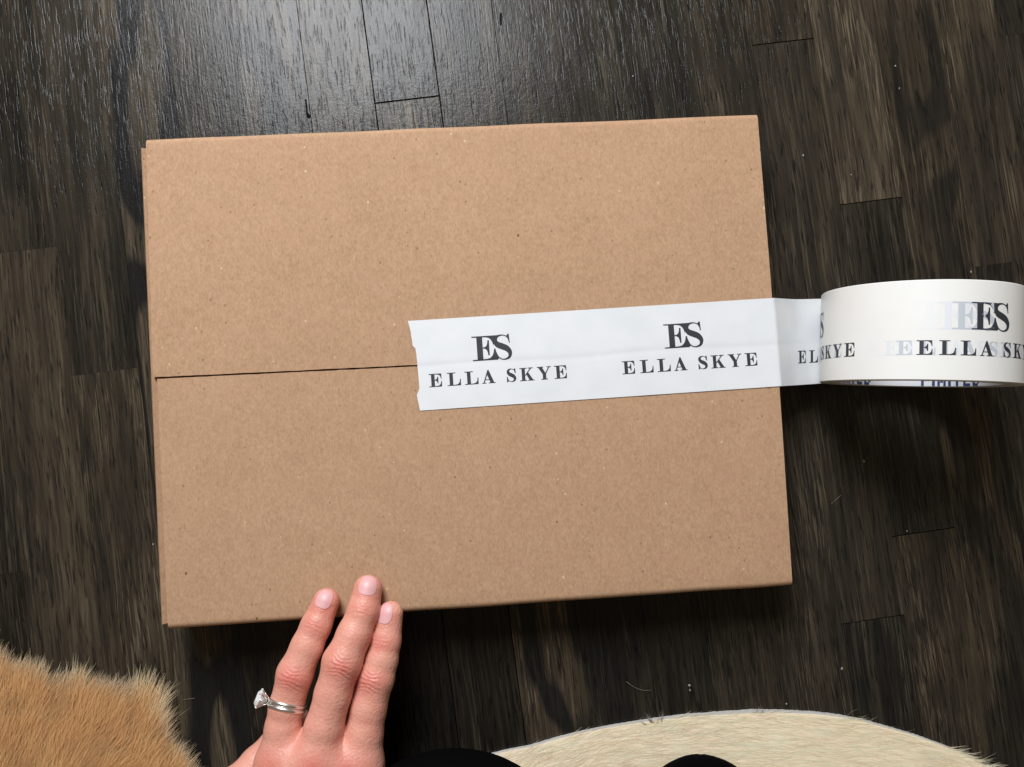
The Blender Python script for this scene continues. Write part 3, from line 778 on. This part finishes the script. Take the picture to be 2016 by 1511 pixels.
# brilliant: table, crown, girdle, pavilion
dax = -(rl) * 0.93 + ru * 0.30 + ra_ * 0.12; dax /= np.linalg.norm(dax)
dx = np.cross(dax, np.array([0.0, 0, 1])); dx /= np.linalg.norm(dx); dy = np.cross(dax, dx)
base = A3(531, 1382, rz + .002)
def gem_ring(h, r, n, off=0): return [base + dax * h + (dx * math.cos(2 * math.pi * (i + off) / n) + dy * math.sin(2 * math.pi * (i + off) / n)) * r for i in range(n)]
R0 = .0049
V = gem_ring(.0072, R0 * .56, 8, .5) + gem_ring(.0064, R0 * .80, 8, 0) + gem_ring(.0056, R0, 16, 0) + gem_ring(.0053, R0, 16, 0) + gem_ring(.0030, R0 * .5, 8, .5) + [base + dax * .0014]
F = [tuple(range(8))]
for i in range(8):
    j = (i + 1) % 8
    F += [(i, 8 + j, j), ((i), 8 + i, 8 + j)] if False else [(i, j, 8 + j), (i, 8 + j, 8 + i)][:1] + [((i - 1) % 8, i, 8 + i)][:0]
F = [tuple(range(8))]
for i in range(8):
    F.append((8 + i, 8 + (i + 1) % 8, i)); F.append((i, 8 + (i + 1) % 8, (i + 1) % 8))
    g0, g1, g2 = 16 + 2 * i, 16 + (2 * i + 1) % 16, 16 + (2 * i + 2) % 16
    F += [(g0, g1, 8 + i), (g1, 8 + (i + 1) % 8, 8 + i), (g1, g2, 8 + (i + 1) % 8)]
    h0, h1, h2 = g0 + 16, g1 + 16, g2 + 16
    F += [(g0, h0, h1, g1), (g1, h1, h2, g2), (h0, 48 + i, h1), (h1, 48 + i, h2), (48 + i, 48 + (i + 1) % 8, h2), (48 + i, 56, 48 + (i + 1) % 8)]
me = bpy.data.meshes.new('diamond'); me.from_pydata([tuple(v) for v in V], [], F)
bm = bmesh.new(); bm.from_mesh(me); bmesh.ops.recalc_face_normals(bm, faces=bm.faces); bm.to_mesh(me); bm.free()
link_mesh('diamond', me, M['gem'], ring1)
def tube(name, pts, r, mat, parent=None, K=6):
    V = []; F = []; pts = [np.array(p, float) for p in pts]
    for i, p in enumerate(pts):
        d = pts[min(i + 1, len(pts) - 1)] - pts[max(i - 1, 0)]; d /= np.linalg.norm(d)
        s = np.cross(d, [0.3, 0.2, 1.0]); s /= np.linalg.norm(s); w = np.cross(d, s)
        for j in range(K): V.append(p + (s * math.cos(2 * math.pi * j / K) + w * math.sin(2 * math.pi * j / K)) * (r[i] if isinstance(r, list) else r))
    for i in range(len(pts) - 1):
        for j in range(K): F.append((i * K + j, i * K + (j + 1) % K, (i + 1) * K + (j + 1) % K, (i + 1) * K + j))
    F.append(tuple(range(K))[::-1]); F.append(tuple((len(pts) - 1) * K + j for j in range(K)))
    return pymesh(name, V, F, mat, parent, True)
for i in range(4):
    a = 2 * math.pi * (i + .5) / 4; sd = dx * math.cos(a) + dy * math.sin(a)
    tube('prong', [base + dax * .0002 + sd * .0008, base + dax * .0032 + sd * R0 * .62, base + dax * .0054 + sd * (R0 + .0002), base + dax * .0062 + sd * R0 * .92], [.0004, .0004, .0004, .0003], M['metal'], ring1)

# ------------------------------------------------------------------ furs
def poly_px(pts, z=0.0): return np.array([P(x, y, z)[:2] for x, y in pts])
def inside(poly, X):
    r = np.zeros(len(X), bool); n = len(poly)
    for i in range(n):
        (x1, y1), (x2, y2) = poly[i], poly[(i + 1) % n]
        c = ((y1 > X[:, 1]) != (y2 > X[:, 1])) & (X[:, 0] < (x2 - x1) * (X[:, 1] - y1) / (y2 - y1 + 1e-15) + x1); r ^= c
    return r
def edge_dist(poly, X, closed=True):
    d = np.full(len(X), 9.0)
    for i in range(len(poly) - (0 if closed else 1)):
        a, b = poly[i], poly[(i + 1) % len(poly)]; ab = b - a
        t = np.clip(((X - a) @ ab) / (ab @ ab + 1e-15), 0, 1); d = np.minimum(d, np.linalg.norm(X - a - t[:, None] * ab, axis=1))
    return d
def scatter(poly, n, within=None):
    lo, hi = poly.min(0), poly.max(0); out = []; tot = 0
    while tot < n:
        X = lo + (hi - lo) * RNG.random((n, 2)); X = X[inside(poly, X)]; out.append(X); tot += len(X)
    return np.concatenate(out)[:n]
def vnoise(X, s, seed):
    return np.array([noise.noise(Vector((x * s, y * s, seed))) for x, y in X])
def slab_from(poly, z0, z1, name, mat, parent):
    n = len(poly); V = [(*p, z1) for p in poly] + [(*p, z0) for p in poly]
    F = [tuple(range(n)), tuple(range(2 * n - 1, n - 1, -1))] + [(i, n + i, n + (i + 1) % n, (i + 1) % n) for i in range(n)]
    me = bpy.data.meshes.new(name); me.from_pydata(V, [], F)
    bm = bmesh.new(); bm.from_mesh(me); bmesh.ops.recalc_face_normals(bm, faces=bm.faces); bm.to_mesh(me); bm.free()
    return link_mesh(name, me, mat, parent)
def fur(name, roots, z0, direc, lift, length, width, tipdrop, clump, colr, parent, mat):
    """tapered three-segment blades; direc (n,2), lift/length (n,)"""
    n = len(roots); S = 4
    cell = np.floor(roots / clump).astype(int); h = (cell[:, 0] * 73856093 ^ cell[:, 1] * 19349663) & 0xffff
    jit = np.stack([((h * 7919) % 997) / 997.0, ((h * 104729) % 991) / 991.0], 1)
    ctr = (cell + jit) * clump; pull = (ctr - roots) * (0.35 + 0.4 * RNG.random((n, 1)))
    ts = np.linspace(0, 1, S); pts = np.empty((n, S, 3)); bend = RNG.normal(0, .12, n)
    perp = np.stack([-direc[:, 1], direc[:, 0]], 1)
    for k, t in enumerate(ts):
        xy = roots + direc * (length * t)[:, None] + perp * (bend * length * t * t)[:, None] + pull * (t ** 1.3)
        pts[:, k, :2] = xy; pts[:, k, 2] = z0 + length * (lift * t - tipdrop * t * t)
    pts[:, :, 2] = np.maximum(pts[:, :, 2], 0.0004)
    wv = np.array([1.0, 0.9, 0.62, 0.08]); side = np.empty((n, 3)); side[:, :2] = perp; side[:, 2] = RNG.normal(0, .18, n)
    side /= np.linalg.norm(side, axis=1)[:, None]
    wd = width * (0.7 + 0.6 * RNG.random(n))
    Lp = pts + side[:, None, :] * (wd[:, None] * wv)[:, :, None] / 2; Rp = pts - side[:, None, :] * (wd[:, None] * wv)[:, :, None] / 2
    V = np.stack([Lp, Rp], 2).reshape(-1, 3)
    b = np.arange(n)[:, None] * (2 * S); F = []
    for k in range(S - 1): F.append(np.concatenate([b + 2 * k, b + 2 * k + 1, b + 2 * k + 3, b + 2 * k + 2], 1))
    F = np.concatenate(F)
    C = np.ones((n, S, 2, 4)); C[:, :, :, :3] = colr(roots, ts, n)[:, :, None, :]
    o = npmesh(name, V, F, mat, parent, True, C.reshape(-1, 4)); tag(o, kind='stuff')
    return o
# tan fur, lower left
TAN = [(-160, 1262), (-60, 1270), (0, 1290), (21, 1296), (42, 1308), (67, 1315), (90, 1321), (108, 1331), (133, 1333), (150, 1336), (167, 1334), (187, 1346), (217, 1343), (240, 1352), (260, 1356), (281, 1359), (302, 1357), (321, 1364),
       (329, 1368), (325, 1385), (322, 1400), (334, 1417), (335, 1438), (343, 1454), (355, 1474), (377, 1505), (395, 1540), (410, 1600), (380, 1680), (200, 1740), (-60, 1730), (-200, 1600)]
tp = poly_px([(x - 17, y + 30) for x, y in TAN])
rug1 = empty('fur_rug', tuple([*tp.mean(0), 0])); tag(rug1, 'fluffy tan fur rug with pale shaggy edge lying left of the hand', 'fur rug')
slab_from(tp, 0.0003, 0.0045, 'hide', M['tanhide'], rug1)
rt = scatter(tp, 62000); ed = edge_dist(tp, rt)
n1 = vnoise(rt, 60, 1.0); n2 = vnoise(rt, 22, 4.0); n3 = vnoise(rt, 160, 9.0)
ang = math.radians(57) + 0.28 * n2 + 0.30 * n1 + RNG.normal(0, .10, len(rt)) - 0.25 * np.clip((rt[:, 0] - tp[:, 0].mean()) / .08, -1, 1)
dr = np.stack([np.cos(ang), np.sin(ang)], 1)
def tan_col(X, ts, n):
    root = np.array([.56, .30, .12]); mid = np.array([.74, .42, .18]); tip = np.array([.80, .50, .24]); cream = np.array([.78, .63, .43])
    e = np.exp(-(ed / .0045) ** 2)[:, None, None]; t = ts[None, :, None]
    c = np.where(t < .5, root + (mid - root) * (t / .5), mid + (tip - mid) * ((t - .5) / .5))
    c = c + (cream - c) * np.clip(e * (0.35 + .65 * t), 0, 1)
    v = (1 + .32 * n3 + .22 * n1 + RNG.normal(0, .10, n))[:, None, None]
    return np.clip(c * v, .02, .85)
fur('fur', rt, 0.0042, dr, 0.36 + 0.14 * RNG.random(len(rt)), (0.013 + .010 * RNG.random(len(rt))) * (1 + .3 * n1), 0.00026, 0.22, 0.0042, tan_col, rug1, M['tanfur'])
# cream hide, bottom right
HIDE = [(880, 1500), (930, 1490), (985, 1478), (1000, 1474), (1040, 1467), (1100, 1449), (1150, 1437), (1200, 1427), (1280, 1414), (1350, 1405), (1420, 1400), (1480, 1396), (1540, 1397), (1600, 1400), (1650, 1406),
        (1700, 1416), (1750, 1430), (1800, 1445), (1850, 1463), (1880, 1475), (1905, 1486), (1930, 1500), (1950, 1520), (1990, 1570), (2010, 1640), (1990, 1760), (1800, 1830), (1400, 1850), (1050, 1830), (900, 1700), (860, 1580)]
hp0 = poly_px(HIDE)
# densify and roughen the cut edge
hp = []
for i in range(len(hp0)):
    a, b = hp0[i], hp0[(i + 1) % len(hp0)]; k = max(2, int(np.linalg.norm(b - a) / .0011))
    for j in range(k):
        q = a + (b - a) * j / k; d = (b - a) / np.linalg.norm(b - a); hp.append(q + np.array([-d[1], d[0]]) * .00028 * nz(q[0] * 700, q[1] * 700))
hp = np.array(hp)
rug2 = empty('hide_rug', tuple([*hp.mean(0), 0])); tag(rug2, 'cream short-haired hide rug with a curved cut grey edge at the bottom right', 'hide rug')
slab_from(hp, 0.0003, 0.0024, 'hide', M['hide'], rug2)
hc = hp0.mean(0); hin = hp0 + (hc - hp0) / np.linalg.norm(hc - hp0, axis=1)[:, None] * .0016
slab_from(hin, 0.0024, 0.0027, 'skin_side', M['undercoat'], rug2)
rt = scatter(hp0, 42000); keep = rt[:, 1] > P(1400, 1600, 0)[1]; rt = rt[keep]
ed = edge_dist(hp0, rt); k = (ed > .0012) ; rt = rt[k]; ed = ed[k]
n1 = vnoise(rt, 30, 11.0); n2 = vnoise(rt, 70, 14.0); n3 = vnoise(rt * np.array([.35, 1.6]), 150, 17.0)
fx = np.clip((rt[:, 0] - P(1000, 1450, 0)[0]) / (P(1500, 1450, 0)[0] - P(1000, 1450, 0)[0]), 0, 1)
ang = np.radians(18) * (1 - fx) - np.radians(10) * fx + .35 * n1 * (1.1 - .7 * fx) + .22 * n2 + RNG.normal(0, .08, len(rt))
dr = np.stack([np.cos(ang), np.sin(ang)], 1)
ln = 0.010 + .006 * RNG.random(len(rt)); 
# hairs heading out over the cut edge are short there
end = rt + dr * ln[:, None]; out = ~inside(hp0, end); right = rt[:, 0] > P(1840, 1470, 0)[0]
ln = np.where(out & ~right, np.minimum(ln, ed * 1.15 + .0008), ln)
def white_col(X, ts, n):
    root = np.array([.95, .80, .58]); tip = np.array([.99, .85, .63]); brown = np.array([.66, .52, .36]); t = ts[None, :, None]
    c = root + (tip - root) * t ** .7
    bf = np.clip((.12 + 1.3 * n3 + .5 * n2) * (1 - .75 * fx), 0, .75)[:, None, None]
    c = c + (brown - c) * bf
    return np.clip(c * (1 + .16 * n3 + RNG.normal(0, .08, n))[:, None, None], .02, .9)
fur('fur', rt, 0.0026, dr, 0.018 + .020 * RNG.random(len(rt)), ln, 0.00022, 0.012, 0.004, white_col, rug2, M['whitefur'])
# a few tufts standing past the cut edge
V = []; F = []
for cx, cy, dxp, dyp, kk in ((1287, 1418, -16, -16, 10), (1297, 1416, 6, -20, 9), (1480, 1398, 14, -12, 9), (1492, 1398, 6, -8, 7), (1272, 1421, -14, -8, 5)):
    for q in range(kk):
        a = np.array([*P(cx + random.uniform(-7, 7), cy + 3, 0)[:2], .0028]); b = np.array([*P(cx + dxp * random.uniform(.5, 1.3), cy + dyp * random.uniform(.5, 1.25), 0)[:2], .0022 + random.uniform(0, .002)])
        s = np.array([.00009, .00003, 0]); i = len(V); mid_ = (a + b) / 2 + np.array([random.uniform(-.0005, .0005), 0, .0008])
        V += [a - s, a + s, mid_ + s * .8, mid_ - s * .8, b]; F += [(i, i + 1, i + 2, i + 3), (i + 3, i + 2, i + 4)]
me = bpy.data.meshes.new('tuft'); me.from_pydata([tuple(v) for v in V], [], F)
o = link_mesh('tuft', me, M['lint'], rug2); tag(o, kind='stuff')

# ------------------------------------------------------------------ bits on the floor
def strand(pts, label, r=.00007):
    q = [P(x, y, .0009) for x, y in pts]
    o = tube('stray_hair', q, r, M['strand'], None, 5); tag(o, label, 'hair', 'stray hairs on the floor')
strand([(1233, 1342), (1243, 1350), (1256, 1357), (1270, 1360), (1282, 1359)], 'curved pale hair on the floor above the cream hide edge')
strand([(360, 1377.5), (371, 1376.5), (383, 1375)], 'short pale straight hair on the floor beside the tan fur', .00008)
strand([(1636, 993), (1645, 985), (1656, 975)], 'short pale hair on the floor right of the box')
strand([(1667, 1411), (1676, 1402), (1689, 1396)], 'fine hair poking above the cream hide right of its crest', .00005)
def lint(px, py, r, label):
    c = P(px, py, 0); bm = bmesh.new(); bmesh.ops.create_icosphere(bm, subdivisions=2, radius=r)
    for v in bm.verts:
        k = .8 + .9 * noise.noise(v.co * 1.6 / r + Vector((px * 1.37, py * 2.11, 0))); v.co = Vector((v.co.x * k + c[0], v.co.y * k * 1.3 + c[1], abs(v.co.z) * .6 + 0.0003))
    me = bpy.data.meshes.new('lint_speck'); bm.to_mesh(me); bm.free()
    tag(link_mesh('lint_speck', me, M['lint'], None, True), label, 'lint', 'lint specks on the floor')
for x, y, r, lb in ((1357, 1350, .00085, 'largest pale lint fleck on floor between box and cream hide'), (1358, 1359, .0006, 'small lint fleck just below the largest fleck'), (1548, 1386, .0006, 'white crumb right above the crest of the cream hide'),
                    (1700, 909, .0007, 'white crumb on the floor below the tape roll'), (1785, 1046, .0005, 'tiny white crumb on the floor far below the tape roll'), (302, 1072, .0005, 'tiny white crumb beside the lower left side of the box'),
                    (1911, 536, .0006, 'small pale crumb just above the tape roll'), (1762, 131, .0006, 'pale crumb on the brown boards above the tape roll'), (1770, 175, .0005, 'pale crumb below another on the brown boards at the upper right'), (1246, 151, .0005, 'tiny pale crumb on the floor above the box top edge'),
                    (1657, 1317, .0008, 'grey fleck on the floor above the cream hide right half'), (1675, 345, .0005, 'tiny pale crumb right of the box near the upper right board end'), (1581, 307, .0006, 'dull fleck close to the upper right box side')):
    lint(x, y, r, lb)
